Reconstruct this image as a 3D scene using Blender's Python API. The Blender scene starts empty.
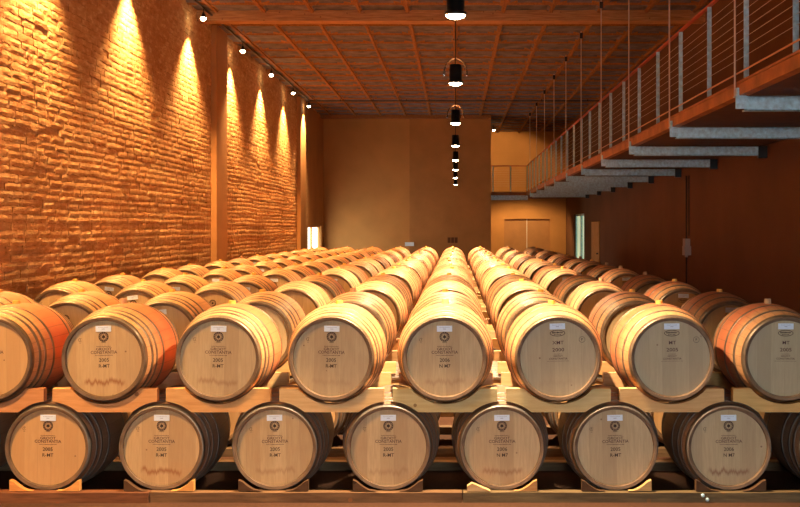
import bpy, math, random
from math import sin, cos, pi, sqrt, radians
random.seed(7)
S = bpy.context.scene
COL = S.collection
CZ = 1.84                       # eye height
K = 1.675; F = 670 * K          # depth scale and focal length in pixels
# ------------------------------------------------------------------ materials
def newmat(name):
    m = bpy.data.materials.new(name); m.use_nodes = True
    nt = m.node_tree; b = nt.nodes['Principled BSDF']
    return m, nt, b
def N(nt, typ, **kw):
    n = nt.nodes.new(typ)
    for k, v in kw.items():
        if k.startswith('i_'): n.inputs[k[2:].replace('_', ' ')].default_value = v
        else: setattr(n, k, v)
    return n
def L(nt, a, b): nt.links.new(a, b)
def math_(nt, op, a, b=None, c=None, clamp=False):
    n = nt.nodes.new('ShaderNodeMath'); n.operation = op; n.use_clamp = clamp
    for i, v in enumerate((a, b, c)):
        if v is None: continue
        if isinstance(v, (int, float)): n.inputs[i].default_value = v
        else: L(nt, v, n.inputs[i])
    return n.outputs[0]
def mix(nt, f, a, b, mode='MIX'):
    n = nt.nodes.new('ShaderNodeMix'); n.data_type = 'RGBA'; n.blend_type = mode
    for s, v in ((n.inputs[0], f), (n.inputs[6], a), (n.inputs[7], b)):
        if isinstance(v, (int, float)): s.default_value = v
        elif isinstance(v, tuple): s.default_value = (*v, 1) if len(v) == 3 else v
        else: L(nt, v, s)
    return n.outputs[2]
def ramp(nt, f, stops):
    n = nt.nodes.new('ShaderNodeValToRGB'); e = n.color_ramp.elements
    while len(e) < len(stops): e.new(.5)
    for i, (p, c) in enumerate(stops):
        e[i].position = p; e[i].color = (*c, 1) if isinstance(c, tuple) else (c, c, c, 1)
    L(nt, f, n.inputs[0]); return n.outputs[0]
def noise(nt, vec, scale, detail=4, rough=.55, sc=None):
    if sc is not None:
        mp = N(nt, 'ShaderNodeMapping'); mp.inputs['Scale'].default_value = sc
        L(nt, vec, mp.inputs[0]); vec = mp.outputs[0]
    n = nt.nodes.new('ShaderNodeTexNoise')
    n.inputs['Scale'].default_value = scale; n.inputs['Detail'].default_value = detail
    n.inputs['Roughness'].default_value = rough
    L(nt, vec, n.inputs['Vector']); return n.outputs[0]
def bump(nt, b, h, strength, dist=.01):
    n = nt.nodes.new('ShaderNodeBump'); n.inputs['Strength'].default_value = strength
    n.inputs['Distance'].default_value = dist
    L(nt, h, n.inputs['Height']); L(nt, n.outputs[0], b.inputs['Normal'])
def coords(nt, kind='Object'):
    return N(nt, 'ShaderNodeTexCoord').outputs[kind]
def offs(nt, vec):           # per object offset of the pattern
    oi = N(nt, 'ShaderNodeObjectInfo')
    v = nt.nodes.new('ShaderNodeVectorMath'); v.operation = 'MULTIPLY_ADD'
    cb = N(nt, 'ShaderNodeCombineXYZ')
    for i in range(3): L(nt, math_(nt, 'MULTIPLY', oi.outputs['Random'], 17.3 + 9 * i), cb.inputs[i])
    L(nt, vec, v.inputs[0]); v.inputs[1].default_value = (1, 1, 1); L(nt, cb.outputs[0], v.inputs[2])
    return v.outputs[0], oi

def mat_plain(name, col, rough=.6, metal=0, noise_amt=.0, scale=8, bmp=0):
    m, nt, b = newmat(name)
    b.inputs['Roughness'].default_value = rough; b.inputs['Metallic'].default_value = metal
    c = coords(nt)
    if noise_amt:
        f = noise(nt, c, scale, 5)
        d = tuple(x * (1 - noise_amt) for x in col); u = tuple(min(1, x * (1 + noise_amt)) for x in col)
        L(nt, ramp(nt, f, [(.3, d), (.7, u)]), b.inputs['Base Color'])
        if bmp: bump(nt, b, f, bmp)
    else: b.inputs['Base Color'].default_value = (*col, 1)
    return m
def mat_emit(name, col, s):
    m, nt, b = newmat(name)
    b.inputs['Base Color'].default_value = (*col, 1)
    b.inputs['Emission Color'].default_value = (*col, 1); b.inputs['Emission Strength'].default_value = s
    return m

def mat_stave():
    m, nt, b = newmat('barrel_oak'); c = coords(nt)
    v, oi = offs(nt, c)
    sx = N(nt, 'ShaderNodeSeparateXYZ'); L(nt, c, sx.inputs[0])
    ang = math_(nt, 'ARCTAN2', sx.outputs['X'], sx.outputs['Z'])
    k = math_(nt, 'MULTIPLY_ADD', ang, 28 / (2 * pi), math_(nt, 'MULTIPLY', oi.outputs['Random'], 50))
    fl = math_(nt, 'FLOOR', k); fr = math_(nt, 'FRACT', k)
    wn = N(nt, 'ShaderNodeTexWhiteNoise', noise_dimensions='1D'); L(nt, fl, wn.inputs['W'])
    grain = noise(nt, v, 9, 6, .6, (6, .8, 6))
    big = noise(nt, v, 3.2, 3)
    base = ramp(nt, grain, [(.25, (.50, .225, .085)), (.75, (.72, .375, .155))])
    base = mix(nt, math_(nt, 'MULTIPLY', wn.outputs['Value'], .28), base, (.36, .20, .10))
    # wine stained belly
    ay = math_(nt, 'ABSOLUTE', math_(nt, 'ADD', sx.outputs['Y'], math_(nt, 'MULTIPLY', math_(nt, 'SUBTRACT', big, .5), .12)))
    belly = math_(nt, 'SUBTRACT', 1, math_(nt, 'MULTIPLY', math_(nt, 'SUBTRACT', ay, .17), 9, clamp=True), clamp=True)
    n2 = noise(nt, v, 5, 4, .6)
    sep = N(nt, 'ShaderNodeSeparateColor'); L(nt, oi.outputs['Color'], sep.inputs[0])
    amt = math_(nt, 'MULTIPLY', math_(nt, 'MULTIPLY', belly, sep.outputs[0]), math_(nt, 'MULTIPLY_ADD', n2, 1.1, .3), clamp=True)
    base = mix(nt, amt, base, (.56, .15, .055))
    base = mix(nt, math_(nt, 'MULTIPLY', sep.outputs[1], .8), base, (.17, .12, .09))       # slight random weathering; on the lower tier, missing light painted as dark wood
    seam = math_(nt, 'LESS_THAN', fr, .045)
    base = mix(nt, math_(nt, 'MULTIPLY', seam, .6), base, (.12, .06, .03))
    L(nt, base, b.inputs['Base Color']); b.inputs['Roughness'].default_value = .5
    h = math_(nt, 'SUBTRACT', math_(nt, 'MULTIPLY', grain, .4), seam)
    bump(nt, b, h, .35, .004)
    return m
def mat_head():
    m, nt, b = newmat('barrel_head_oak'); c = coords(nt)
    v, oi = offs(nt, c)
    sx = N(nt, 'ShaderNodeSeparateXYZ'); L(nt, c, sx.inputs[0])
    k = math_(nt, 'MULTIPLY_ADD', sx.outputs['X'], 11, math_(nt, 'MULTIPLY', oi.outputs['Random'], 60))
    fl = math_(nt, 'FLOOR', k); fr = math_(nt, 'FRACT', k)
    wn = N(nt, 'ShaderNodeTexWhiteNoise', noise_dimensions='1D'); L(nt, fl, wn.inputs['W'])
    grain = noise(nt, v, 10, 6, .6, (7, 1, .7))
    blotch = noise(nt, v, 4.5, 3)
    base = ramp(nt, grain, [(.25, (.50, .35, .175)), (.75, (.68, .505, .27))])
    base = mix(nt, math_(nt, 'MULTIPLY', wn.outputs['Value'], .6), base, (.36, .22, .10))
    base = mix(nt, math_(nt, 'MULTIPLY', math_(nt, 'SUBTRACT', blotch, .5, clamp=True), .9), base, (.40, .25, .12))
    sep = N(nt, 'ShaderNodeSeparateColor'); L(nt, oi.outputs['Color'], sep.inputs[0])
    # drip line low on the head
    j = noise(nt, v, 34, 4, .75, (1, .01, .01))
    line = math_(nt, 'ADD', sx.outputs['Z'], math_(nt, 'MULTIPLY_ADD', j, .12, .10))
    d = math_(nt, 'SUBTRACT', 1, math_(nt, 'MULTIPLY', math_(nt, 'ABSOLUTE', line), 42), clamp=True)
    ax = math_(nt, 'SUBTRACT', 1, math_(nt, 'MULTIPLY', math_(nt, 'SUBTRACT', math_(nt, 'ABSOLUTE', sx.outputs['X']), .12, clamp=True), 40), clamp=True)
    d = math_(nt, 'MULTIPLY', math_(nt, 'MULTIPLY', d, ax), sep.outputs[0])
    below = math_(nt, 'MULTIPLY', math_(nt, 'MULTIPLY', math_(nt, 'LESS_THAN', line, 0), .10), sep.outputs[0])
    base = mix(nt, below, base, (.35, .17, .06))
    base = mix(nt, d, base, (.26, .095, .03))
    base = mix(nt, math_(nt, 'MULTIPLY', sep.outputs[1], .6), base, (.60, .31, .11))  # orange tint; on the left front heads it paints in wall-spot light
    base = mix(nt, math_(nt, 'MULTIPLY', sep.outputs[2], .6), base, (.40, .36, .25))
    seam = math_(nt, 'LESS_THAN', fr, .025)
    base = mix(nt, math_(nt, 'MULTIPLY', seam, .25), base, (.25, .15, .08))
    kn = N(nt, 'ShaderNodeTexVoronoi'); kn.inputs['Scale'].default_value = 7
    L(nt, v, kn.inputs['Vector'])
    base = mix(nt, math_(nt, 'MULTIPLY', math_(nt, 'LESS_THAN', kn.outputs['Distance'], .045), .7), base, (.16, .07, .03))
    L(nt, base, b.inputs['Base Color']); b.inputs['Roughness'].default_value = .55
    bump(nt, b, math_(nt, 'SUBTRACT', math_(nt, 'MULTIPLY', grain, .3), seam), .2, .003)
    return m
def mat_hoop():
    m, nt, b = newmat('hoop_steel'); c = coords(nt); v, oi = offs(nt, c)
    f = noise(nt, v, 12, 5)
    sep = N(nt, 'ShaderNodeSeparateColor'); L(nt, oi.outputs['Color'], sep.inputs[0])
    base = ramp(nt, f, [(.3, (.12, .075, .042)), (.7, (.25, .18, .11))])
    base = mix(nt, math_(nt, 'MULTIPLY', sep.outputs[1], .9), base, (.17, .16, .15))
    L(nt, base, b.inputs['Base Color'])
    b.inputs['Metallic'].default_value = .45; b.inputs['Roughness'].default_value = .42
    return m
def mat_board(name, a, d, sc=(1, 6, 9)):
    m, nt, b = newmat(name); c = coords(nt); v, oi = offs(nt, c)
    g = noise(nt, v, 5, 6, .6, sc)
    base = ramp(nt, g, [(.25, d), (.75, a)])
    kn = N(nt, 'ShaderNodeTexVoronoi'); kn.inputs['Scale'].default_value = 6; L(nt, v, kn.inputs['Vector'])
    base = mix(nt, math_(nt, 'MULTIPLY', math_(nt, 'LESS_THAN', kn.outputs['Distance'], .09), .75), base, (.22, .10, .04))
    base = mix(nt, 1.0, base, oi.outputs['Color'], 'MULTIPLY')
    L(nt, base, b.inputs['Base Color']); b.inputs['Roughness'].default_value = .75; b.inputs['Specular IOR Level'].default_value = .25
    bump(nt, b, g, .3, .004); return m
M = {}
M['stave'] = mat_stave(); M['head'] = mat_head(); M['hoop'] = mat_hoop()
M['pine'] = mat_board('sawn_pine', (.80, .60, .36), (.62, .40, .20))
M['rail'] = mat_board('old_timber', (.20, .13, .075), (.09, .055, .03))
M['ink'] = mat_plain('stencil_ink', (.05, .028, .018), .8)
M['ink2'] = mat_plain('stencil_ink_red', (.09, .035, .028), .8)
M['card'] = mat_plain('white_card', (.76, .86, 1.0), .5)
M['chime'] = mat_plain('chime_wood', (.15, .088, .045), .6, 0, .3, 14)
M['cardink'] = mat_plain('card_print', (.25, .27, .38), .6)
M['bung'] = mat_plain('bung_silicone', (.85, .45, .08), .5)
M['bungwood'] = mat_plain('bung_wood', (.50, .30, .15), .7, noise_amt=.2)
M['galv'] = mat_plain('galvanised_steel', (.46, .68, .78), .5, .15, .25, 22)
M['rod'] = mat_plain('hanger_steel', (.66, .56, .46), .45, .2)
M['redrail'] = mat_plain('red_handrail', (.42, .07, .02), .5)
M['orangebeam'] = mat_plain('edge_timber', (.36, .135, .045), .6, 0, .35, 3)
M['darkdeck'] = mat_plain('deck_underside', (.09, .035, .02), .8, 0, .3, 4)
M['black'] = mat_plain('black_metal', (.012, .011, .011), .35, .3)
M['brass'] = mat_plain('warm_tube', (.65, .32, .12), .4, .3)
M['plaster'] = mat_plain('ochre_plaster', (.42, .20, .062), .85, 0, .12, 1.3, .1)
M['plaster2'] = mat_plain('back_plaster', (.50, .24, .072), .85, 0, .10, 1.1, .1)
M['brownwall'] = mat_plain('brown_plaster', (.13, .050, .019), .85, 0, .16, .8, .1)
M['mortar'] = mat_plain('lime_mortar', (.50, .27, .11), .95, 0, .3, 9, .4)
M['doorwood'] = mat_plain('door_wood', (.50, .25, .085), .6, 0, .15, 5)
M['doordark'] = mat_plain('door_recess', (.40, .19, .065), .7, 0, .12, 2)
M['rafter'] = mat_board('roof_timber', (.38, .175, .062), (.20, .08, .03), (6, 1, 6))
M['crossbeam'] = mat_board('roof_beam_timber', (.62, .34, .15), (.28, .12, .05), (.6, 6, 9))
M['panel'] = mat_plain('ceiling_panel', (.13, .125, .155), .9, 0, .45, 4, .6)
M['pipe'] = mat_plain('pale_pipe', (.7, .68, .62), .4)
M['box'] = mat_plain('grey_box', (.42, .33, .27), .5)
M['glow'] = mat_emit('lamp_glow', (1, .80, .50), 60)
M['spotglow'] = mat_emit('spot_glow', (1, .78, .45), 45)
M['daylight'] = mat_emit('daylit_glass', (1.0, .95, .75), 6)
M['fillglass'] = mat_emit('fill_glass', (.80, .93, 1.0), 24)  # glow of the added window behind the viewer
M['daylight2'] = mat_emit('daylit_glass_green', (.75, .95, .62), .55)
def floor_mat():
    m, nt, b = newmat('cellar_floor'); c = coords(nt)
    f = noise(nt, c, 1.7, 6, .6); g = noise(nt, c, 40, 3)
    base = ramp(nt, f, [(.3, (.036, .017, .011)), (.7, (.06, .028, .016))])
    base = mix(nt, math_(nt, 'MULTIPLY', g, .3), base, (.2, .1, .06))
    L(nt, base, b.inputs['Base Color']); b.inputs['Roughness'].default_value = .95; b.inputs['Specular IOR Level'].default_value = .1
    bump(nt, b, g, .15, .003); return m
M['floor'] = floor_mat()
def brick_mat():
    m, nt, b = newmat('rough_brick'); c = coords(nt)
    at = N(nt, 'ShaderNodeAttribute', attribute_name='tone')
    f = noise(nt, c, 9, 6, .7, (1, .6, 1.6)); g = noise(nt, c, 38, 5, .75, (1, .6, 1.2)); q = noise(nt, c, 1.1, 3)
    base = mix(nt, at.outputs['Fac'], (.50, .25, .10), (.64, .37, .165))
    base = mix(nt, math_(nt, 'MULTIPLY', math_(nt, 'SUBTRACT', f, .5, clamp=True), 5, clamp=True), base, (.78, .55, .30))
    base = mix(nt, math_(nt, 'MULTIPLY', math_(nt, 'SUBTRACT', .44, f, clamp=True), 5, clamp=True), base, (.33, .14, .05))
    base = mix(nt, math_(nt, 'MULTIPLY', math_(nt, 'SUBTRACT', .38, g, clamp=True), 7, clamp=True), base, (.16, .06, .02))
    base = mix(nt, math_(nt, 'MULTIPLY', math_(nt, 'SUBTRACT', .5, q, clamp=True), 1.6, clamp=True), base, (.42, .19, .07))
    L(nt, base, b.inputs['Base Color']); b.inputs['Roughness'].default_value = .95; b.inputs['Specular IOR Level'].default_value = .15
    bump(nt, b, math_(nt, 'ADD', math_(nt, 'MULTIPLY', f, 1.0), math_(nt, 'MULTIPLY', g, .8)), .8, .018)
    return m
M['brick'] = brick_mat()
def glass_mat():
    m, nt, b = newmat('clear_shade_glass')
    nt.nodes.remove(b); o = nt.nodes['Material Output']
    t = N(nt, 'ShaderNodeBsdfTransparent'); g = N(nt, 'ShaderNodeBsdfGlossy'); g.inputs['Roughness'].default_value = .1
    lw = N(nt, 'ShaderNodeLayerWeight'); lw.inputs['Blend'].default_value = .12
    mx = N(nt, 'ShaderNodeMixShader'); L(nt, lw.outputs['Fresnel'], mx.inputs[0]); L(nt, t.outputs[0], mx.inputs[1]); L(nt, g.outputs[0], mx.inputs[2])
    L(nt, mx.outputs[0], o.inputs[0]); return m
M['glass'] = glass_mat()

# ------------------------------------------------------------------ mesh builder
class MB:
    def __init__(s): s.v = []; s.f = []; s.m = []; s.s = []; s.mats = []
    def mi(s, mat):
        if mat not in s.mats: s.mats.append(mat)
        return s.mats.index(mat)
    def add(s, vs, fs, mat, smooth=False):
        b = len(s.v); s.v += vs; i = s.mi(mat)
        for f in fs: s.f.append(tuple(b + k for k in f)); s.m.append(i); s.s.append(smooth)
        return s
    def box(s, x0, x1, y0, y1, z0, z1, mat):
        v = [(x, y, z) for x in (x0, x1) for y in (y0, y1) for z in (z0, z1)]
        return s.add(v, [(0, 1, 3, 2), (4, 6, 7, 5), (0, 4, 5, 1), (2, 3, 7, 6), (0, 2, 6, 4), (1, 5, 7, 3)], mat)
    def lathe(s, prof, mat, seg=48, axis='y', smooth=True, close=False, c=(0, 0, 0)):
        vs = []; n = len(prof)
        for t, r in prof:
            for i in range(seg):
                a = 2 * pi * i / seg
                p = (r * cos(a), t, r * sin(a)) if axis == 'y' else ((r * cos(a), r * sin(a), t) if axis == 'z' else (t, r * cos(a), r * sin(a)))
                vs.append((p[0] + c[0], p[1] + c[1], p[2] + c[2]))
        fs = []
        for j in range(n if close else n - 1):
            k = (j + 1) % n
            for i in range(seg):
                q = (i + 1) % seg
                f = (j * seg + i, j * seg + q, k * seg + q, k * seg + i)
                fs.append(f if axis != 'z' else f)
        return s.add(vs, fs, mat, smooth)
    def disc(s, t, r, mat, seg=48, axis='y', flip=False, c=(0, 0, 0)):
        vs = []
        for i in range(seg):
            a = 2 * pi * i / seg
            p = (r * cos(a), t, r * sin(a)) if axis == 'y' else (r * cos(a), r * sin(a), t)
            vs.append((p[0] + c[0], p[1] + c[1], p[2] + c[2]))
        f = tuple(range(seg)); return s.add(vs, [f[::-1] if flip else f], mat)
    def prism(s, poly, y0, y1, mat):         # poly in x,z
        n = len(poly)
        v = [(x, y0, z) for x, z in poly] + [(x, y1, z) for x, z in poly]
        fs = [tuple(range(n)), tuple(range(2 * n - 1, n - 1, -1))] + [(i, i + n, (i + 1) % n + n, (i + 1) % n) for i in range(n)]
        return s.add(v, fs, mat)
    def tube(s, a, b, r, mat, seg=8):
        from mathutils import Vector
        a = Vector(a); b = Vector(b); d = (b - a).normalized()
        u = d.orthogonal().normalized(); w = d.cross(u)
        vs = [tuple(p + u * r * cos(2 * pi * i / seg) + w * r * sin(2 * pi * i / seg)) for p in (a, b) for i in range(seg)]
        fs = [(i, (i + 1) % seg, seg + (i + 1) % seg, seg + i) for i in range(seg)] + [tuple(range(seg))[::-1], tuple(range(seg, 2 * seg))]
        return s.add(vs, fs, mat, False)
    def mesh(s, name, fix=True):
        me = bpy.data.meshes.new(name); me.from_pydata(s.v, [], s.f)
        for m in s.mats: me.materials.append(m)
        me.polygons.foreach_set('material_index', s.m); me.polygons.foreach_set('use_smooth', s.s)
        me.update()
        if fix:
            import bmesh
            bm = bmesh.new(); bm.from_mesh(me); bmesh.ops.recalc_face_normals(bm, faces=bm.faces); bm.to_mesh(me); bm.free()
        return me
def link(name, me, parent=None, loc=(0, 0, 0), color=None, rot=None):
    o = bpy.data.objects.new(name, me); COL.objects.link(o); o.location = loc
    if rot: o.rotation_euler = rot
    if parent: o.parent = parent
    if color: o.color = (*color, 1)
    return o
def tag(o, label=None, cat=None, group=None, kind=None):
    if label: o['label'] = label
    if cat: o['category'] = cat
    if group: o['group'] = group
    if kind: o['kind'] = kind
    return o
def struct(name, mb, fix=True):
    return tag(link(name, mb.mesh(name, fix)), kind='structure')
ORD = 'first second third fourth fifth sixth seventh eighth ninth tenth eleventh twelfth thirteenth fourteenth fifteenth sixteenth seventeenth eighteenth nineteenth twentieth twenty-first twenty-second twenty-third twenty-fourth twenty-fifth'.split()

# ------------------------------------------------------------------ room
XL, XR, ZC, YB, YB2, YF = -4.72, 4.55, CZ + 3.92, 23.95 * K, 27.6 * K, -6.0
YC, XC0, XC1 = 23.6 * K, -1.62, 1.25
struct('floor', MB().box(XL - .4, XR + .3, YF - .2, YB2 + .3, -.15, 0, M['floor']))
# left wall : plaster core + rough brick face
DY0, DY1 = 21.45 * K, 23.55 * K       # glazed door on the left wall
wl = MB()
wl.box(XL - .3, XL, YF - .2, DY0, 0, ZC + .25, M['mortar'])
wl.box(XL - .3, XL, DY1, YB + .3, 0, ZC + .25, M['plaster2'])
wl.box(XL - .3, XL, DY0, DY1, CZ + .08, ZC + .25, M['plaster2'])
struct('wall_left', wl)
bv = []; bf = []; tone = []
ch = .086; zc = .01; row = 0
rng = random.Random(3)
import mathutils
nz = mathutils.noise
while zc < ZC - .02:
    y = 8.0 - rng.random() * .23
    rowd = rng.uniform(-.004, .006)
    bigdrop = rng.random() < .07
    while y < 20.4 * K:
        w = rng.choice((.42, .46, .44, .24, .40)) + rng.uniform(-.03, .03)
        big = nz.noise((y * .55, zc * 1.1, 3)) 
        out = .014 + rng.uniform(-.002, .003) + rowd * .8 + .008 * big
        if rng.random() < .03: out = .006
        t = min(1, max(0, .5 + .5 * big + rng.uniform(-.22, .22)))
        gap = rng.uniform(.002, .009)
        h = ch - rng.uniform(.004, .012) - (.010 if bigdrop else 0)
        wob = .022 * nz.noise((y * .8, zc * .3, 9))
        nx_, nz_ = 7, 3
        b0 = len(bv); ring = []
        tilt = rng.uniform(-.001, .003)
        for jz in range(nz_):
            for jy in range(nx_):
                yy = y + gap / 2 + (w - gap) * jy / (nx_ - 1); zz = zc + wob + h * jz / (nz_ - 1)
                e = (jz in (0, nz_ - 1)) or (jy in (0, nx_ - 1))
                xx = out + rng.uniform(-.0015, .0015) + tilt * (jz - 1) / 1 - (.004 if e else 0)
                if e: zz += rng.uniform(-.009, .009)
                if jy in (0, nx_ - 1): yy += rng.uniform(-.004, .004)
                bv.append((XL + max(.001, xx), yy, zz))
        for jz in range(nz_ - 1):
            for jy in range(nx_ - 1):
                a = b0 + jz * nx_ + jy
                bf.append((a, a + 1, a + nx_ + 1, a + nx_)); tone.append(t)
        ringi = [b0 + i for i in range(nx_)] + [b0 + nx_ * j + nx_ - 1 for j in range(1, nz_)] + [b0 + nx_ * (nz_ - 1) + i for i in range(nx_ - 2, -1, -1)] + [b0 + nx_ * j for j in range(nz_ - 2, 0, -1)]
        b1 = len(bv)
        for i in ringi:
            p = bv[i]; bv.append((XL - .02, p[1], p[2]))
        n = len(ringi)
        for i in range(n):
            k = (i + 1) % n
            bf.append((ringi[i], b1 + i, b1 + k, ringi[k])); tone.append(t)
        y += w
    zc += ch; row += 1
me = bpy.data.meshes.new('wall_left_bricks'); me.from_pydata(bv, [], bf); me.materials.append(M['brick'])
at = me.attributes.new('tone', 'FLOAT', 'FACE'); at.data.foreach_set('value', tone); me.update()
tag(link('wall_left_brick_face', me), kind='structure')
for nm, y0, y1 in (('near', 6.0 * K, 6.5 * K), ('middle', 12.9 * K, 13.5 * K), ('far', 19.9 * K, 20.6 * K)):
    struct('pillar_' + nm, MB().box(XL - .02, XL + .12, y0, y1, 0, ZC, M['plaster']))
# back walls
struct('wall_back', MB().box(XL - .3, XC0 + .01, YB, YB + .3, 0, ZC + .25, M['plaster2']))
struct('wall_back_projection', MB().box(XC0, XC1, YC, YB2 + .3, 0, ZC + .25, M['plaster']))
DX0, DX1, DZ = 2.0, 3.9, 2.23
wb = MB(); wb.box(XC1 - .02, DX0, YB2, YB2 + .3, 0, ZC + .25, M['plaster2'])
wb.box(DX1, XR + .3, YB2, YB2 + .3, 0, ZC + .25, M['plaster2'])
wb.box(DX0, DX1, YB2, YB2 + .3, DZ, ZC + .25, M['plaster2'])
struct('wall_back_right', wb)
dd = struct('door_1', MB().box(DX0, DX1, YB2 + .18, YB2 + .24, 0, DZ, M['doordark']))
link('door_seam', MB().box(2.935, 2.965, YB2 + .165, YB2 + .18, .0, DZ, M['pipe']).mesh('door_seam'), dd)
# right wall with glowing glass door and wooden door
GY0, GY1 = 23.7 * K, 25.7 * K; OY0, OY1 = 21.1 * K, 22.3 * K
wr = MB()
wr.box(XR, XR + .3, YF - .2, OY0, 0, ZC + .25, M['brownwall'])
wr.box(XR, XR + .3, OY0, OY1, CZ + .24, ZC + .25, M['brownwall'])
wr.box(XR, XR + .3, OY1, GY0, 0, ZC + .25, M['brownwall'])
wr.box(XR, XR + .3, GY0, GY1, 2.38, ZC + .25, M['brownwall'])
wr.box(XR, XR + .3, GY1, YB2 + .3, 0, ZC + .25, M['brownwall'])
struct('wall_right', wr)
d2 = struct('door_2', MB().box(XR + .12, XR + .14, GY0 + .06, GY1 - .06, .02, 2.33, M['daylight2']))
fr = MB()
for a, b in ((GY0, GY0 + .08), (24.6 * K, 24.72 * K), (GY1 - .08, GY1)): fr.box(XR + .06, XR + .18, a, b, 0, 2.38, M['galv'])
fr.box(XR + .06, XR + .18, GY0, GY1, 2.30, 2.38, M['galv'])
link('door_frame', fr.mesh('door_frame'), d2)
d3 = struct('door_3', MB().box(XR - .03, XR + .02, OY0 + .02, OY1 - .02, 0.0, CZ + .22, M['doorwood']))
link('door_handle', MB().box(XR - .09, XR - .03, OY0 + .2, OY0 + .24, 1.02, 1.06, M['black']).mesh('door_handle'), d3)
# glazed door on the left wall
d4 = struct('window_1', MB().box(XL - .16, XL - .14, DY0, DY1, 0, CZ + .08, M['daylight']))
fr = MB()
for a in (DY0, 22.35 * K, DY1 - .06): fr.box(XL - .14, XL - .06, a, a + .06, 0, CZ + .08, M['doorwood'])
fr.box(XL - .14, XL - .06, DY0, DY1, CZ + .03, CZ + .08, M['doorwood'])
link('window_frame', fr.mesh('window_frame'), d4)
WX0, WX1, WZ0, WZ1 = -.1, 3.9, .7, 2.9      # unseen window, added for neutral light from behind the viewer
wf = MB().box(XL - .3, WX0, YF - .2, YF, 0, ZC + .25, M['plaster']).box(WX1, XR + .3, YF - .2, YF, 0, ZC + .25, M['plaster'])
wf.box(WX0, WX1, YF - .2, YF, 0, WZ0, M['plaster']).box(WX0, WX1, YF - .2, YF, WZ1, ZC + .25, M['plaster'])
struct('wall_front', wf)
w2 = struct('added_window', MB().box(WX0, WX1, YF - .16, YF - .14, WZ0, WZ1, M['fillglass']))
wfm = MB()
for i in range(5): wfm.box(WX0 + i * .985, WX0 + i * .985 + .06, YF - .14, YF - .08, WZ0, WZ1, M['doorwood'])
for i in range(3): wfm.box(WX0, WX1, YF - .14, YF - .08, WZ0 + i * 1.07, WZ0 + i * 1.07 + .06, M['doorwood'])
link('window_frame', wfm.mesh('window_frame'), w2)

# ceiling : panels between rafters and battens
cp = MB(); mi = M['panel']
CW, CD, zr = .87, .615 * K, ZC + .09
cp.box(XL - .3, XR + .3, YF - .2, YB2 + .3, zr + .09, zr + .2, mi)
x = -4.35 - CW
cells_x = []
while x < XR + .2: cells_x.append(x); x += CW
ny = int((YB2 - YF) / CD) + 1
for cx in cells_x:
    for j in range(ny):
        y0 = YF + j * CD; G = 10; vs = []
        up = random.uniform(.03, .055); dx = random.uniform(-.03, .03); kk = []
        gx = [0, .02, .05, .10, .25, .5, .75, .90, .95, .98, 1]
        for a in range(G + 1):
            for b in range(G + 1):
                u = gx[a] * 2 - 1 + dx * (0 < a < G); v = gx[b] * 2 - 1
                e = (abs(u) ** 5 + abs(v) ** 5) ** .2
                k = min(1, max(0, (.955 - e) / .13)); kk.append(k)
                vs.append((cx + CW * gx[a], y0 + CD * gx[b], ZC + .03 + up * (k * k * (3 - 2 * k)) - .02 * k * (1 - u * u) * (1 - v * v)))
        for a in range(G):
            for b in range(G):
                q = [a * (G + 1) + b, a * (G + 1) + b + 1, (a + 1) * (G + 1) + b + 1, (a + 1) * (G + 1) + b]
                cp.add([vs[t] for t in q], [(0, 1, 2, 3)], mi if sum(kk[t] for t in q) / 4 > .45 else M['rafter'], False)
struct('ceiling', cp, False)
for cx in cells_x:
    w = random.uniform(.022, .032)
    struct('ceiling_beam_rafter', MB().box(cx - w, cx + w, YF, YB2, ZC + .005, zr + .1, M['rafter']))
bt = MB()
for j in range(ny):
    y0 = YF + j * CD; bt.box(XL, XR, y0 - .022, y0 + .022, ZC + .016, zr + .1, M['rafter'])
struct('ceiling_battens', bt)
struct('ceiling_beam_cross', MB().box(XL, XR, 12.2 * K, 12.2 * K + .32, ZC - .14, ZC + .06, M['crossbeam']))
struct('ceiling_beam_far', MB().box(XL, XC1, YC - .3, YC, ZC - .06, ZC + .06, M['rafter']))

# ------------------------------------------------------------------ barrels
HL = .475; HR = .022
def br(y): return .343 - .063 * (abs(y) / HL) ** 2
def add_hoop(mb, y0, y1, mat, seg, t=.0022):
    mb.lathe([(y0, br(y0) - .002), (y0, br(y0) + t), ((y0 + y1) / 2, br((y0 + y1) / 2) + t + .0006), (y1, br(y1) + t), (y1, br(y1) - .002)], mat, seg)
HOOPS_A = [(.432, .474), (.350, .378), (.285, .311), (.165, .195)]
HOOPS_B = [(.425, .474), (.300, .330), (.120, .152)]
def body_mb(seg, rings, heads=True, hoops=None):
    mb = MB(); ys = [-HL + 2 * HL * i / rings for i in range(rings + 1)]
    prof = [(y, br(y)) for y in ys]
    ri = br(HL) - .021
    mb.lathe(prof, M['stave'], seg)
    for s in (-1, 1):
        mb.lathe([(s * HL, br(HL)), (s * (HL - .003), ri + .002)], M['chime'], seg); mb.lathe([(s * (HL - .003), ri + .002), (s * (HL - HR), ri - .003)], M['chime'], seg)
    if heads:
        mb.disc(-HL + HR, ri - .002, M['head'], seg)
    mb.disc(HL - HR, ri - .002, M['head'], seg, flip=True)
    if hoops:
        for a, b in hoops:
            for s in (-1, 1): add_hoop(mb, *sorted((s * a, s * b)), M['hoop'], seg)
    return mb
SEG = 56
body_near = body_mb(SEG, 18, heads=False).mesh('barrel_staves')
head_me = MB().disc(-HL + HR, br(HL) - .022, M['head'], SEG).mesh('barrel_head', False)
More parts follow.
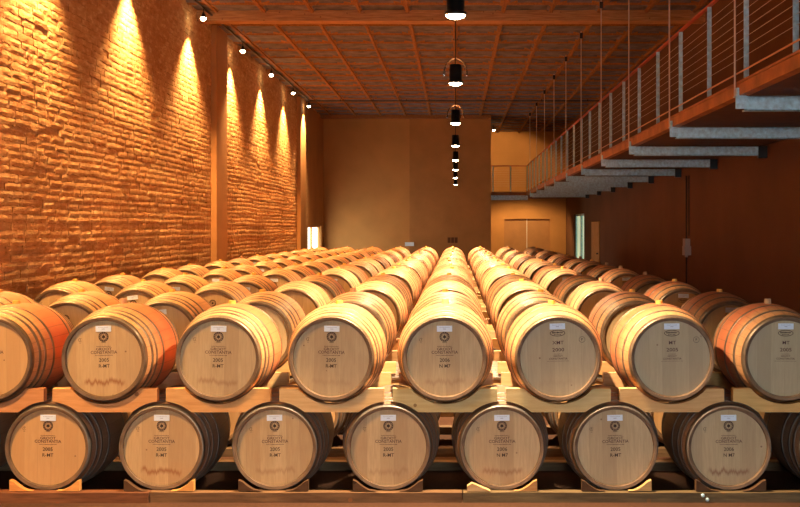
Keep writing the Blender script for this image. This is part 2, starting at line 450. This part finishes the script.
# flip if needed so that the head faces -y
if head_me.polygons[0].normal.y > 0: head_me.flip_normals()
hoop_me = {}
for hs in (HOOPS_A, HOOPS_B):
    for a, b in hs:
        for s in (-1, 1):
            mb = MB(); add_hoop(mb, *sorted((s * a, s * b)), M['hoop'], SEG); hoop_me[(s, a)] = mb.mesh('hoop')
far_A = body_mb(36, 10, True, HOOPS_A).mesh('wine_barrel'); far_B = body_mb(36, 10, True, HOOPS_B).mesh('wine_barrel_oval')
def bung_mesh(mat, h=.026):
    return MB().lathe([(br(0) - .004, .0), (br(0) - .004, .027), (br(0) + h, .024), (br(0) + h, 0)], mat, 14, 'z', False).mesh('bung')
bung_o = bung_mesh(M['bung'], .022); bung_w = bung_mesh(M['bungwood'], .034)
HY = -HL + HR - .0012
def text_faces(mb, txt, size, cx, cz, mat, wide=1.0, y=HY):
    cu = bpy.data.curves.new('t', 'FONT'); cu.body = txt; cu.size = size; cu.align_x = 'CENTER'; cu.align_y = 'CENTER'
    cu.resolution_u = 2; cu.offset = size * .012
    o = bpy.data.objects.new('t', cu); COL.objects.link(o)
    dg = bpy.context.evaluated_depsgraph_get(); dg.update()
    me = bpy.data.meshes.new_from_object(o.evaluated_get(dg))
    mb.add([(cx + v.co.x * wide, y, cz + v.co.y) for v in me.vertices], [tuple(p.vertices) for p in me.polygons], mat)
    bpy.data.objects.remove(o); bpy.data.meshes.remove(me); bpy.data.curves.remove(cu)
def ring(mb, cx, cz, rx, rz, w, mat, seg=28, a0=0, a1=2 * pi, y=HY):
    vs = []
    for i in range(seg + 1):
        a = a0 + (a1 - a0) * i / seg
        vs += [(cx + rx * cos(a), y, cz + rz * sin(a)), (cx + (rx - w) * cos(a), y, cz + (rz - w) * sin(a))]
    mb.add(vs, [(2 * i, 2 * i + 1, 2 * i + 3, 2 * i + 2) for i in range(seg)], mat)
def bar(mb, cx, cz, w, h, mat, y=HY): mb.add([(cx - w / 2, y, cz - h / 2), (cx + w / 2, y, cz - h / 2), (cx + w / 2, y, cz + h / 2), (cx - w / 2, y, cz + h / 2)], [(0, 1, 2, 3)], mat)
def dashes(mb, cx, cz, w, h, mat, n, y=HY, seed=1):
    r = random.Random(seed); x = cx - w / 2
    for i in range(n):
        ww = w / n; bar(mb, x + ww * .45, cz, ww * r.uniform(.5, .8), h * r.uniform(.7, 1), mat, y); x += ww
def stencil_crest(year, code):
    mb = MB(); I, J = M['ink'], M['ink2']
    cz = .147
    ring(mb, 0, cz, .034, .034, .0045, I)
    ring(mb, 0, cz, .0265, .0265, .004, J); ring(mb, 0, cz, .0205, .0205, .0015, J)
    for k in range(14):
        a = 2 * pi * k / 14; bar(mb, .029 * cos(a), cz + .029 * sin(a), .006, .006, I)
    for k in range(6):
        a = pi / 2 + 2 * pi * k / 6
        mb.add([(0, HY, cz), (.007 * cos(a + .7), HY, cz + .007 * sin(a + .7)), (.018 * cos(a), HY, cz + .018 * sin(a)), (.007 * cos(a - .7), HY, cz + .007 * sin(a - .7))], [(0, 1, 2, 3)], I)
    bar(mb, 0, .108, .03, .003, I)
    dashes(mb, 0, .082, .10, .005, J, 14)
    text_faces(mb, 'GROOT', .026, 0, .063, J, 1.15)
    text_faces(mb, 'CONSTANTIA', .029, 0, .041, J, .98)
    dashes(mb, 0, .021, .12, .005, J, 15, seed=3)
    text_faces(mb, year, .035, 0, -.012, I)
    text_faces(mb, code, .033, 0, -.052, I)
    ring(mb, -.16, .128, .012, .012, .0022, I, 16, .6, 5.6); text_faces(mb, '5', .016, -.158, .128, I)
    bar(mb, -.16, .108, .012, .002, I)
    return mb.mesh('stencil', False)
def stencil_oval(year, code):
    mb = MB(); I, J = M['ink'], M['ink2']
    ring(mb, 0, .172, .052, .022, .0042, I)
    dashes(mb, 0, .176, .076, .012, I, 9, seed=5); dashes(mb, 0, .162, .05, .006, I, 5, seed=6)
    text_faces(mb, code, .033, .002, .106, J, 1.1)
    text_faces(mb, year, .034, .002, .058, J, 1.2)
    dashes(mb, 0, .030, .055, .004, J, 8, seed=8)
    text_faces(mb, 'GROOT', .016, 0, .016, J, 1.1); text_faces(mb, 'CONSTANTIA', .018, 0, -.002, J, 1.1)
    dashes(mb, 0, -.018, .15, .003, J, 18, seed=9)
    ring(mb, .165, .125, .021, .021, .0025, I, 22); text_faces(mb, 'P', .024, .165, .125, I)
    return mb.mesh('stencil', False)
STEN = {('c', 0): stencil_crest('2005', 'R-MT'), ('c', 1): stencil_crest('2006', 'N M7'), ('o', 0): stencil_oval('2005', 'MT'), ('o', 1): stencil_oval('2000', 'XMT')}
card_me = {}
for kk, dz in (('c', 0), ('o', .016)):
    cm = MB(); cm.box(-.052, .052, -HL + HR - .0055, -HL + HR, .182 + dz, .222 + dz, M['card'])
    dashes(cm, 0, .211 + dz, .07, .0025, M['cardink'], 9, -HL + HR - .0065); bar(cm, 0, .200 + dz, .02, .003, M['cardink'], -HL + HR - .0065)
    card_me[kk] = cm.mesh('label_card', False)

X0, PX = -.071, .77
YFACE = 4.53 * K; D0 = YFACE + HL
ZU, ZL = CZ - .882, CZ - 1.486
YROW = [D0 * q for q in (1, 1.187, 1.425, 1.622, 1.88, 2.07, 2.31, 2.52, 2.76, 2.97, 3.2, 3.42, 3.63, 3.83, 4.03)]
def colx(k): return X0 + PX * k
def make_barrel(x, y, z, kind, near, tilt, yaw, sten, bodyc, headc, roll_b=0, bung=None, card=True):
    if near:
        r = bpy.data.objects.new('wine_barrel', None); COL.objects.link(r)
        r.location = (x, y, z); r.rotation_euler = (0, tilt, yaw); r.empty_display_size = .1
        link('stave_body', body_near, r, color=bodyc)
        link('barrel_head', head_me, r, color=headc)
        for a, b in (HOOPS_A if kind == 'c' else HOOPS_B):
            for s in (-1, 1): link('hoop', hoop_me[(s, a)], r, color=bodyc)
        link('head_lettering', STEN[(kind, sten)], r)
    else:
        r = link('wine_barrel', far_A if kind == 'c' else far_B, None, (x, y, z), color=bodyc); r.rotation_euler = (0, tilt, yaw)
    if bung: link('bung', bung, r)
    if card: link('label_card', card_me[kind], r)['label'] = 'white card label'
    return r
rb = random.Random(11)
KU = list(range(-5, 4))
upfront = {-4: 'upper front barrel at the left frame edge, wine-red belly, crest on an orange-lit head',
 -3: 'upper front barrel with crest stencil and drip stain along an orange-lit head bottom',
 -2: 'upper front barrel with crest stencil, pale head with a darker plank, below the glowing track',
 -1: 'upper front barrel with crest stencil, standing just left of the pendant lamp line',
 0: 'upper front barrel directly under the pendant lamp line, crest stencil, glowing white staves',
 1: 'upper front barrel with oval cooper mark, just right of the pendant lamp line',
 2: 'upper front barrel with oval mark, between two other oval-marked front barrels',
 3: 'upper front barrel with oval mark, last in its row beside the dark aisle',
 -5: 'upper front barrel in the file right against the brick wall'}
lowfront = {
 -5: 'lower front barrel at the left frame edge, the one nearest the brick wall',
 -4: 'lower front barrel with a deep orange-lit head, resting between orange chocks',
 -3: 'lower front barrel with drip stain on a warm tan head and one pale chock',
 -2: 'lower front barrel, crest stencil, under the gap left of the plain pale-headed upper barrel',
 -1: 'lower front barrel lit by a bright stripe falling across its top hoop',
 0: 'lower front barrel with a bright triangular chock wedged at its left foot',
 1: 'lower front barrel with smooth pale head, no drip stain, right of the triangular chock',
 2: 'lower front barrel with dark drip stain on a shaded greyish head',
 3: 'lower front barrel at the right end of its row, cut by the frame edge'}
def file_u(k): return ORD[k + 5] + ' file from the brick wall'
for ri, y in enumerate(YROW):
    for k in KU:
        kind = 'o' if k >= 1 else 'c'
        near = ri < 6
        x = colx(k) + rb.uniform(-.008, .008) * (ri > 0)
        tilt = rb.uniform(-.12, .12) * (ri > 0) + (.03 if ri == 0 else 0) * rb.uniform(-1, 1)
        stain = rb.uniform(.35, 1) if rb.random() < .8 else rb.uniform(0, .3)
        if k in (0, -1) and ri < 2: stain = .2
        if ri == 0 and k in (-3, -4, 2, 3): stain = 1
        hc = (0, 0, 0)
        if ri == 0: hc = {-4: (0, .8, 0), -3: (1, .3, 0), -2: (.5, 0, .1), -1: (.2, 0, .2), 0: (.35, 0, .1), 1: (.15, 0, .6), 2: (0, 0, .75), 3: (0, 0, .8)}.get(k, (0, 0, 0))  # middle value paints the orange spot light onto the leftmost heads
        else: hc = (rb.random() * .6, rb.random() * .5, rb.random() * .3)
        bg = bung_w if (k >= 2 and rb.random() < .7) or rb.random() < .15 else bung_o
        if ri == 2 and k <= 0 and k > -3: bg = None
        b = make_barrel(x, y, ZU, kind, near, tilt, rb.uniform(-.008, .008), (k + ri) % 2 if ri else (1 if k in (0, 1) else 0), (stain, rb.random() * .15 + (.1 if k > 1 else 0), 0), hc, bung=bg,
                        card=(ri < 10 and (rb.random() < .75 or ri == 0)))
        lab = upfront[k] if ri == 0 else 'upper tier oak barrel, ' + file_u(k) + ', ' + ORD[ri] + ' back from the front'
        tag(b, lab, 'barrel', 'oak wine barrels lying in the upper tier')
for ri, y in enumerate(YROW):
    for k in range(-5, 4):
        x = colx(k) + .385
        near = ri == 0
        hc = {-4: (0, 1, 0), -3: (1, .35, 0), -2: (.4, .1, 0), -1: (.3, .15, 0), 0: (.6, .1, 0), 1: (0, 0, .25), 2: (1, 0, .35)}.get(k, (.2, .2, 0)) if near else (.3, .3, 0)  # leftmost heads carry the orange spot light as colour
        b = make_barrel(x, y, ZL, 'c', near, rb.uniform(-.02, .02), rb.uniform(-.006, .006), 1 if k in (0, 2) else 0, (.3, .95 if k > -5 else .7, 0), hc, bung=None, card=near)  # high second body value paints the unlit lower tier dark
        lab = lowfront[k] if near else 'lower tier oak barrel, ' + ORD[k + 5] + ' file from the brick wall, ' + ORD[ri] + ' back from the front'
        tag(b, lab, 'barrel', 'oak wine barrels lying in the lower tier')

# notched boards that carry the upper barrels
def board_poly():
    P = []; R = .312
    hw, z0, z1 = .355, .592 - ZU, .752 - ZU      # local z about the upper centre
    zl = ZL - ZU
    # bottom right corner arc about lower barrel (+.385, zl)
    def low(dx): return zl + sqrt(R * R - (dx - .385) ** 2)
    x_s = .385 - sqrt(R * R - (z0 - zl) ** 2)
    right = [(x_s + (hw - x_s) * i / 7, 0) for i in range(8)]
    right = [(x, max(z0, low(x))) for x, _ in right]
    xt = sqrt(R * R - z1 * z1)
    top = [(xt - 2 * xt * i / 14, 0) for i in range(15)]
    top = [(x, -sqrt(R * R - x * x)) for x, _ in top]
    P = right + [(hw, z1)] + top + [(-hw, z1)] + [(-x, z) for x, z in right[::-1]]
    return P
bpoly = board_poly()
def board_mesh(): 
    n = len(bpoly); mb = MB()
    # strips (the outline is concave): split as top chain against bottom chain
    xs = sorted(set([round(p[0], 4) for p in bpoly]))
    R = .312; hw, z0, z1 = .355, .592 - ZU, .752 - ZU; zl = ZL - ZU
    def zt(x): return min(z1, -sqrt(max(0, R * R - x * x))) if abs(x) < R else z1
    def zb(x): 
        d = abs(x) - .385; return max(z0, zl + sqrt(max(0, R * R - d * d)))
    vs = []
    for x in xs:
        for y in (-.03, .03): vs += [(x, y, zb(x)), (x, y, zt(x))]
    fs = []
    for i in range(len(xs) - 1):
        a = 4 * i; b = a + 4
        fs += [(a, b, b + 1, a + 1), (a + 2, a + 3, b + 3, b + 2), (a + 1, b + 1, b + 3, a + 3), (a, a + 2, b + 2, b)]
    e = 4 * (len(xs) - 1); fs += [(0, 1, 3, 2), (e, e + 2, e + 3, e + 1)]
    return mb.add(vs, fs, M['pine']).mesh('cradle_board')
bme = board_mesh()
fcol = {-5: (.75, .55, .4), -4: (.80, .52, .38), -3: (.95, .66, .45), -2: (.98, .74, .50), -1: (1, .93, .78), 0: (.80, .88, .74), 1: (.95, .98, .80), 2: (1, .86, .66), 3: (1, .86, .55)}
flab = {-5: 'notched board under the front upper barrel against the brick wall',
 -4: 'dark orange notched board at the far left, under the barrel cut by the frame',
 -3: 'orange notched board under the front upper barrel with the long drip stain',
 -2: 'warm tan notched board under the pale-headed front barrel left of the centre pair',
 -1: 'cream notched board with a knot, under the front barrel left of the lamp line',
 0: 'greenish grey notched board under the front barrel on the lamp line',
 1: 'yellowish notched board under the front oval-marked barrel nearest the lamp line',
 2: 'pinkish pine notched board under the middle one of three oval-marked front barrels',
 3: 'yellow pine notched board under the front barrel beside the dark aisle'}
for ri, y in enumerate(YROW):
    for k in KU:
        for end, s in (('front', -1), ('rear', 1)):
            c = fcol[k] if (ri == 0 and s < 0) else tuple(v * rb.uniform(.85, 1) for v in (1, .84, .68))
            o = link('cradle_board', bme, None, (colx(k), y + s * (HL - .06), ZU), c)
            lab = flab[k] if (ri == 0 and s < 0) else 'notched board under the %s end of upper barrel, %s, %s back' % (end, file_u(k).replace('from the', 'from'), ORD[ri])
            tag(o, lab, 'board', 'notched cradle boards between the barrel tiers')
# floor rails
def rail(x0, x1, y, w, h, lab, c):
    me = MB(); n = 8
    r = random.Random(int(x0 * 100 + y * 10)); vs = []
    for i in range(n + 1):
        x = (x1 - x0) * i / n - (x1 - x0) / 2
        j = lambda: r.uniform(-.003, .003)
        vs += [(x, -w / 2 + j(), 0), (x, w / 2 + j(), 0), (x, w / 2 + j(), h + j() - .001), (x, -w / 2 + j(), h - .003 + j())]
    fs = [(0, 1, 2, 3), (4 * n, 4 * n + 3, 4 * n + 2, 4 * n + 1)]
    for i in range(n):
        a = 4 * i
        for q in range(4): fs.append((a + q, a + (q + 1) % 4, a + 4 + (q + 1) % 4, a + 4 + q))
    me.add(vs, fs, M['rail'])
    o = link('floor_rail', me.mesh('floor_rail'), None, ((x0 + x1) / 2, y, 0), c)
    return tag(o, lab, 'timber rail', 'timber rails on the floor under the barrels')
yf = YFACE - .02
def px(x, d): return (x - 455.5) / F * d
rail(-4.65, px(150, yf), yf - .008, .09, .072, 'smooth reddish front rail under the two leftmost lower barrels', (1.25, .75, .55))
rail(px(151, yf), px(462, yf), yf, .08, .070, 'knotty brown front rail under the middle lower barrels, starting by the pale chock', (1.15, .95, .75))
r3 = rail(px(463, yf), 3.05, yf + .002, .08, .069, 'weathered grey-brown front rail reaching under the right lower barrels', (1.0, 1.05, .85))
for ri, y in enumerate(YROW):
    for end, s in (('front', -1), ('rear', 1)):
        if ri == 0 and s < 0: continue
        rail(-4.65, 3.05, y + s * (HL + .02), .08, .069, 'long floor rail under the %s ends of the %s row of lower barrels' % (end, ORD[ri]), (.95, .9, .8))
# chocks
R = .301
def chock(x, side, w0, w1, style, lab, c):
    pts = []
    n = 6; vs_top = []
    for i in range(n + 1):
        dx = w0 + (w1 - w0) * i / n
        z = ZL - sqrt(R * R - dx * dx) - .003
        if style == 'block': z = min(z, .146)
        vs_top.append((side * dx, max(.074, z)))
    if style == 'wedge': vs_top = [(side * w0, .076), (side * (w0 + (w1 - w0) * .8), .128), (side * w1, .108)]
    poly = [(side * w0, 0.0735)] + vs_top + [(side * w1, 0.0735)]
    mb = MB().prism(poly, -.02, .03, M['pine'])
    o = link('barrel_chock', mb.mesh('barrel_chock'), None, (x, yf + (.0 if style == 'block' else -.012), 0), c)
    return tag(o, lab, 'wooden chock', 'wooden chocks wedging the front lower barrels')
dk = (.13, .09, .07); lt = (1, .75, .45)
names = {-4: 'orange-headed', -3: 'warm tan drip-stained', -2: 'crest-marked third visible', -1: 'stripe-lit', 0: 'centre-right', 1: 'plain pale-headed', 2: 'greyish drip-stained', 3: 'rightmost'}
for k in range(-4, 4):
    x = colx(k) + .385
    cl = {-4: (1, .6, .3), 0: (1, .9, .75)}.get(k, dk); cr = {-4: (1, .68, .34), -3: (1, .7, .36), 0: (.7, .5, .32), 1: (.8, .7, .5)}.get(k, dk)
    chock(x, -1, .08, .235, 'wedge' if k == 0 else 'block', ('bright triangular chock' if k == 0 else 'small chock') + ' at the left foot of the %s lower front barrel' % names[k], cl)
    chock(x, 1, .08, .235, 'block', ('pale wooden' if cr != dk else 'dark wooden') + ' chock at the right foot of the %s lower front barrel' % names[k], cr)
for i, (xx, zz) in enumerate(((703, .050), (707.5, .022))):
    o = link('bolt', MB().lathe([(-.012, .001), (-.010, .007), (-.005, .0115), (0, .013), (.006, .0125), (.012, .012)], M['galv'], 12, 'y').mesh('bolt'), r3, (px(xx, YFACE - .07) - r3.location.x, -.048, zz))
    o['label'] = 'pale metal bolt head'

# ------------------------------------------------------------------ gallery walkway
XE = 2.58
def zr_(v): return CZ + v
g = bpy.data.objects.new('gallery_walkway', None); COL.objects.link(g); g.location = (XE, 3.0, zr_(1.2))
tag(g, 'timber deck gallery hung along the right wall on galvanised steel joists', 'walkway')
def gp(name, mb, parent=g, lab=None):
    o = link(name, mb.mesh(name), parent)
    from mathutils import Matrix, Vector
    # children are built in world coordinates
    top = parent
    off = Vector((0, 0, 0)); q = parent
    while q: off += q.location; q = q.parent
    o.location = (0, 0, 0); o.data.transform(Matrix.Translation(-off))
    if lab: o['label'] = lab
    return o
gp('deck', MB().box(XE + .07, XR - .005, 1.0, YB2 - .01, zr_(1.225), zr_(1.30), M['darkdeck']).box(XC1 + .01, XE + .07, 24.3 * K + .1, YB2 - .01, zr_(1.225), zr_(1.30), M['darkdeck']))
eb = MB().box(XE - .02, XE + .07, 1.0, 24.36 * K, zr_(1.20), zr_(1.305), M['orangebeam'])
gp('edge_beam', eb, lab='long orange-brown timber edge beam')
gp('trim_strip', MB().box(XE - .035, XE + .01, 1.0, 24.36 * K, zr_(1.307), zr_(1.325), M['orangebeam']))
YJ = [(6.08 - 1.86 * 2 + 1.86 * i) * K for i in range(12)]
for y in YJ:
    j = MB().box(XE + .03, XR - .12, y - .035, y - .028, zr_(1.065), zr_(1.195), M['galv'])
    j.box(XE + .03, XR - .12, y - .035, y + .035, zr_(1.188), zr_(1.198), M['galv'])
    j.box(XE + .03, XR - .12, y - .035, y + .035, zr_(1.062), zr_(1.072), M['galv'])
    j = gp('joist', j)
    bk = MB().box(XE - .05, XE + .05, y - .05, y - .04, zr_(1.08), zr_(1.20), M['galv']).box(XE - .05, XE + .00, y - .05, y + .05, zr_(1.19), zr_(1.20), M['galv'])
    bk.box(XE - .04, XE - .01, y - .06, y + .02, zr_(1.19), zr_(1.27), M['galv'])
    gp('joist_bracket', bk, j)
    gp('wall_bracket', MB().box(XR - .13, XR - .004, y - .06, y + .05, zr_(1.03), zr_(1.20), M['black']), j)
for y in YJ:
    h = gp('hanger_rod', MB().tube((XE - .045, y, zr_(1.2)), (XE - .045, y, ZC + .06), .009, M['rod']))
    gp('rod_clevis', MB().box(XE - .075, XE - .015, y - .03, y + .03, ZC - .09, ZC + .02, M['black']), h)
gp('end_beam', MB().box(XC1 + .02, XE + .05, 24.3 * K, 24.3 * K + .1, zr_(1.03), zr_(1.20), M['galv']).box(XC1 + .02, XE + .05, 24.3 * K - .02, 24.3 * K + .08, zr_(1.20), zr_(1.33), M['orangebeam']))
r = bpy.data.objects.new('railing', None); COL.objects.link(r); r.location = (XE, 3.0, zr_(1.33))
r.parent = g; r.location = (0, 0, .13); r['label'] = 'cable railing with galvanised posts and red handrail'
y = (5.08 - .865 * 4) * K
while y < 24.3 * K:
    gp('post', MB().box(XE - .022, XE + .022, y - .006, y + .006, zr_(1.335), zr_(2.25), M['galv']), r, None); y += .865 * K
gp('handrail', MB().box(XE - .02, XE + .02, 1.0, 24.34 * K, zr_(2.25), zr_(2.27), M['redrail']).box(XC1 + .01, XE + .02, 24.3 * K, 24.3 * K + .04, zr_(2.25), zr_(2.285), M['redrail']), r, 'red painted handrail')
for i in range(8):
    z = zr_(1.54 + i * .082); gp('cable', MB().tube((XE, 1.0, z), (XE, 24.32 * K, z), .0022, M['rod'], 6).tube((XC1 + .02, 24.32 * K, z), (XE, 24.32 * K, z), .0022, M['rod'], 6), r)
gp('lower_tube', MB().tube((XE - .03, 1.0, zr_(1.40)), (XE - .03, 24.30 * K, zr_(1.40)), .008, M['brass']), r, 'thin orange tube along the foot of the railing')
for xx in (1.36, 2.0): gp('post', MB().box(xx - .02, xx + .02, 24.31 * K, 24.31 * K + .02, zr_(1.335), zr_(2.25), M['galv']), r)

# right wall conduit and box
cd = MB().tube((XR - .02, 13.15 * K, CZ + 1.03), (XR - .02, 13.15 * K, 0), .014, M['black']).tube((XR - .02, 13.0 * K, CZ + 1.03), (XR - .02, 13.0 * K, 1.70), .010, M['black'])
tag(link('conduit_pipe', cd.mesh('conduit_pipe')), 'thin dark conduit running down the brown wall to the floor', 'conduit')
bx = MB().box(XR - .13, XR - .002, 12.93 * K, 13.06 * K, 1.32, 1.50, M['box']).box(XR - .10, XR - .002, 12.98 * K, 13.12 * K, 1.50, 1.64, M['box']).lathe([(0, .0), (0, .03), (.04, .03), (.04, 0)], M['box'], 12, 'z', c=(XR - .07, 13.0 * K, 1.28))
tag(link('socket_box', bx.mesh('socket_box')), 'small grey socket box on the conduit on the brown wall', 'socket')
tag(link('wall_plate', MB().box(px(405, YC), px(414, YC), YC - .03, YC - .002, CZ - 17.6 / 670 * 23.6, CZ - 13.8 / 670 * 23.6, M['card']).mesh('wall_plate')), 'small white plate on the edge of the projecting back wall', 'plate')
vg = MB().box(px(447, YC), px(458, YC), YC - .01, YC - .002, CZ - 15 / 670 * 23.6, CZ - 8.6 / 670 * 23.6, M['doordark'])
for i in range(3): vg.box(px(447.6 + 3.5 * i, YC), px(450.6 + 3.5 * i, YC), YC - .013, YC - .009, CZ - 14.5 / 670 * 23.6, CZ - 9 / 670 * 23.6, M['brownwall'])
tag(link('wall_vent', vg.mesh('wall_vent')), 'small brown square vent low on the projecting back wall', 'vent')

# ------------------------------------------------------------------ pendants
def spot(name, loc, target, power, angle, blend, col, parent=None, size=.03):
    li = bpy.data.lights.new(name, 'SPOT'); li.energy = power; li.spot_size = radians(angle); li.spot_blend = blend
    li.color = col; li.shadow_soft_size = size
    o = bpy.data.objects.new(name, li); COL.objects.link(o)
    from mathutils import Vector
    d = Vector(target) - Vector(loc); o.rotation_euler = d.to_track_quat('-Z', 'Y').to_euler(); o.location = loc
    if parent: o.parent = parent; o.location = Vector(loc) - parent.location
    return o
PEND = [q * K * 1.118 for q in (4.0, 5.87, 8.1, 10.3, 12.5, 14.5, 16.8, 19.4)]
PENDB = [3.55, -.8, -5.1]  # unseen lamps added behind the viewer to light the front heads
ZP = CZ + 1.42
PCOL = (1, .71, .42); FCOL = (.80, .93, 1.0)
P_PEND, P_FRONT, P_WALL = 1700, 90, 8200
sh = MB().lathe([(0, .062), (.005, .066), (.02, .066), (.02, .054), (.16, .054), (.165, .045), (.165, .006)], M['black'], 28, 'z').mesh('lamp_shade')
gl = MB().lathe([(-.022, .001), (-.018, .03), (-.008, .052), (.008, .061)], M['glow'], 28, 'z').mesh('lamp_disc')
cord = MB().tube((0, 0, .165), (0, 0, ZC - ZP + .02), .006, M['black'], 8).mesh('suspension_rod')
bell = MB().lathe([(.07, .108), (.12, .105), (.17, .088), (.205, .055), (.22, .02), (.222, .008)], M['glass'], 28, 'z').mesh('glass_bell')
canopy = MB().lathe([(ZC - ZP, .0), (ZC - ZP, .04), (ZC - ZP + .03, .05), (ZC - ZP + .05, .05)], M['black'], 20, 'z').mesh('ceiling_cup')
for i, y in enumerate(PEND + PENDB):
    p = bpy.data.objects.new('pendant_lamp', None); COL.objects.link(p); p.location = (0, y, ZP)
    for q in (link('lamp_shade', sh, p), link('lamp_disc', gl, p)): q.scale = (1.12, 1.12, 1.12)
    link('suspension_rod', cord, p); link('ceiling_cup', canopy, p)
    if i in (1, 2): link('glass_bell', bell, p).scale = (1.12, 1.12, 1.12)
    if i < 8:
        lab = ['black cylinder pendant lamp nearest the front, its glowing underside at the top of the view', 'black cylinder pendant lamp with clear bell, second from the front'] + ['black cylinder pendant lamp, %s from the front of the line' % ORD[q] for q in range(2, 8)]
        tag(p, lab[i], 'pendant lamp', 'black pendant lamps in a line above the barrels')
    else:
        tag(p, 'added unseen pendant lamp behind the viewer, %s from the front barrels' % ORD[i - 8], 'pendant lamp', 'black pendant lamps in a line above the barrels')
    front = i >= 8
    spot('lamp_light', (0, y, ZP - .045), (0, y, 0), P_FRONT if front else P_PEND, 150 if front else 108, .7, FCOL if front else PCOL, p, .05)

# ------------------------------------------------------------------ track lights on the brick wall
XT, ZT = -4.44, CZ + 3.88
tr = MB().box(XT - .017, XT + .017, -3, 20.3 * K, ZT - .012, ZT + .02, M['black'])
yy = -2.5
while yy < 20 * K: tr.box(XT - .012, XT + .012, yy, yy + .03, ZT + .02, ZC, M['black']); yy += 2.6
tag(link('lighting_track', tr.mesh('lighting_track')), 'black lighting track under the ceiling beside the brick wall', 'lighting track')
tr = MB().box(XT, XR - .02, 20.3 * K + .02, 20.3 * K + .05, ZT - .03, ZT + .0, M['black'])
for xx in (-3.5, -1.5, .9, 2.6, 4.0): tr.box(xx, xx + .02, 20.3 * K + .025, 20.3 * K + .045, ZT, ZC, M['black'])
tag(link('lighting_track', tr.mesh('lighting_track')), 'black lighting track crossing the hall below the ceiling near the back wall', 'lighting track')
YT = [q * K for q in (3.1, 5.28, 7.45, 9.62, 11.8, 13.98, 16.15, 18.32, 20.28)]
hd = MB().lathe([(.0, .045), (.02, .048), (.05, .035), (.085, .022), (.10, .022), (.10, .0)], M['black'], 20, 'z').mesh('lamp_housing')
bl = MB().lathe([(-.045, .001), (-.040, .024), (-.022, .044), (-.002, .052), (.014, .046)], M['spotglow'], 18, 'z').mesh('lamp_bulb')
st = MB().tube((0, 0, .09), (0, 0, ZT - CZ - 3.70 - .012), .008, M['black']).mesh('lamp_stem')
for i, y in enumerate(YT):
    p = bpy.data.objects.new('track_spotlight', None); COL.objects.link(p); p.location = (XT, y, CZ + 3.70)
    link('lamp_housing', hd, p); link('lamp_bulb', bl, p); link('lamp_stem', st, p)
    tag(p, 'glowing track spotlight by the brick wall, ' + (ORD[i - 4] + ' visible one from the front' if i >= 4 else ORD[3 - i] + ' one out of view before the visible ones'), 'spotlight', 'track spotlights washing the brick wall')
    spot('spot_light', (XT, p.location.y, CZ + 3.66), (XT + .22, p.location.y, CZ + 3.66 - 1.6), P_WALL, 102, 1.0, (1, .55, .20), p, .025)
p = bpy.data.objects.new('corner_spotlight', None); COL.objects.link(p); p.location = (1.45, 25.4 * K, ZC - .2)
link('lamp_housing', hd, p); link('lamp_bulb', bl, p)
link('lamp_stem', MB().tube((0, 0, .09), (0, 0, .22), .008, M['black']).mesh('lamp_stem'), p)
tag(p, 'small spotlight at the ceiling beside the projecting back wall, above the gallery end', 'spotlight')
spot('spot_light', (1.45, 25.4 * K, ZC - .24), (1.75, 27.4 * K, 3.6), 1100, 80, .4, (1, .6, .25), p, .02)
# under-gallery lamp that lights the door wall
p = bpy.data.objects.new('gallery_downlight', None); COL.objects.link(p); p.location = (2.6, 26.4 * K, zr_(1.20))
link('lamp_housing', MB().lathe([(-.03, .05), (.02, .05)], M['black'], 20, 'z').disc(.02, .05, M['black'], 20, 'z').mesh('lamp_housing'), p)
link('lamp_disc', MB().disc(-.02, .045, M['glow'], 20, 'z', True).mesh('lamp_disc', False), p)
tag(p, 'small round downlight under the gallery by the double door', 'downlight')
spot('downlight_light', (2.6, 26.4 * K, zr_(1.16)), (2.6, 27.0 * K, 0), 350, 150, .5, (1, .62, .26), p, .04)

# ------------------------------------------------------------------ world, camera
w = bpy.data.worlds.new('world'); S.world = w; w.use_nodes = True
w.node_tree.nodes['Background'].inputs[0].default_value = (.02, .015, .01, 1)
cam = bpy.data.cameras.new('camera'); co = bpy.data.objects.new('camera', cam); COL.objects.link(co)
co.location = (0, 0, CZ); co.rotation_euler = (pi / 2, 0, 0)
cam.sensor_width = 36; cam.lens = F / 800 * 36
cam.shift_x = -55.5 / 800; cam.shift_y = -25.1 / 800
cam.clip_start = .05; S.camera = co
S.view_settings.view_transform = 'Standard'; S.view_settings.look = 'None'
S.view_settings.gamma = 1; S.view_settings.use_curve_mapping = False
S.view_settings.exposure = 0.0
S.cycles.use_denoising = True
S.cycles.max_bounces = 7; S.cycles.diffuse_bounces = 4
S.cycles.sample_clamp_indirect = 6
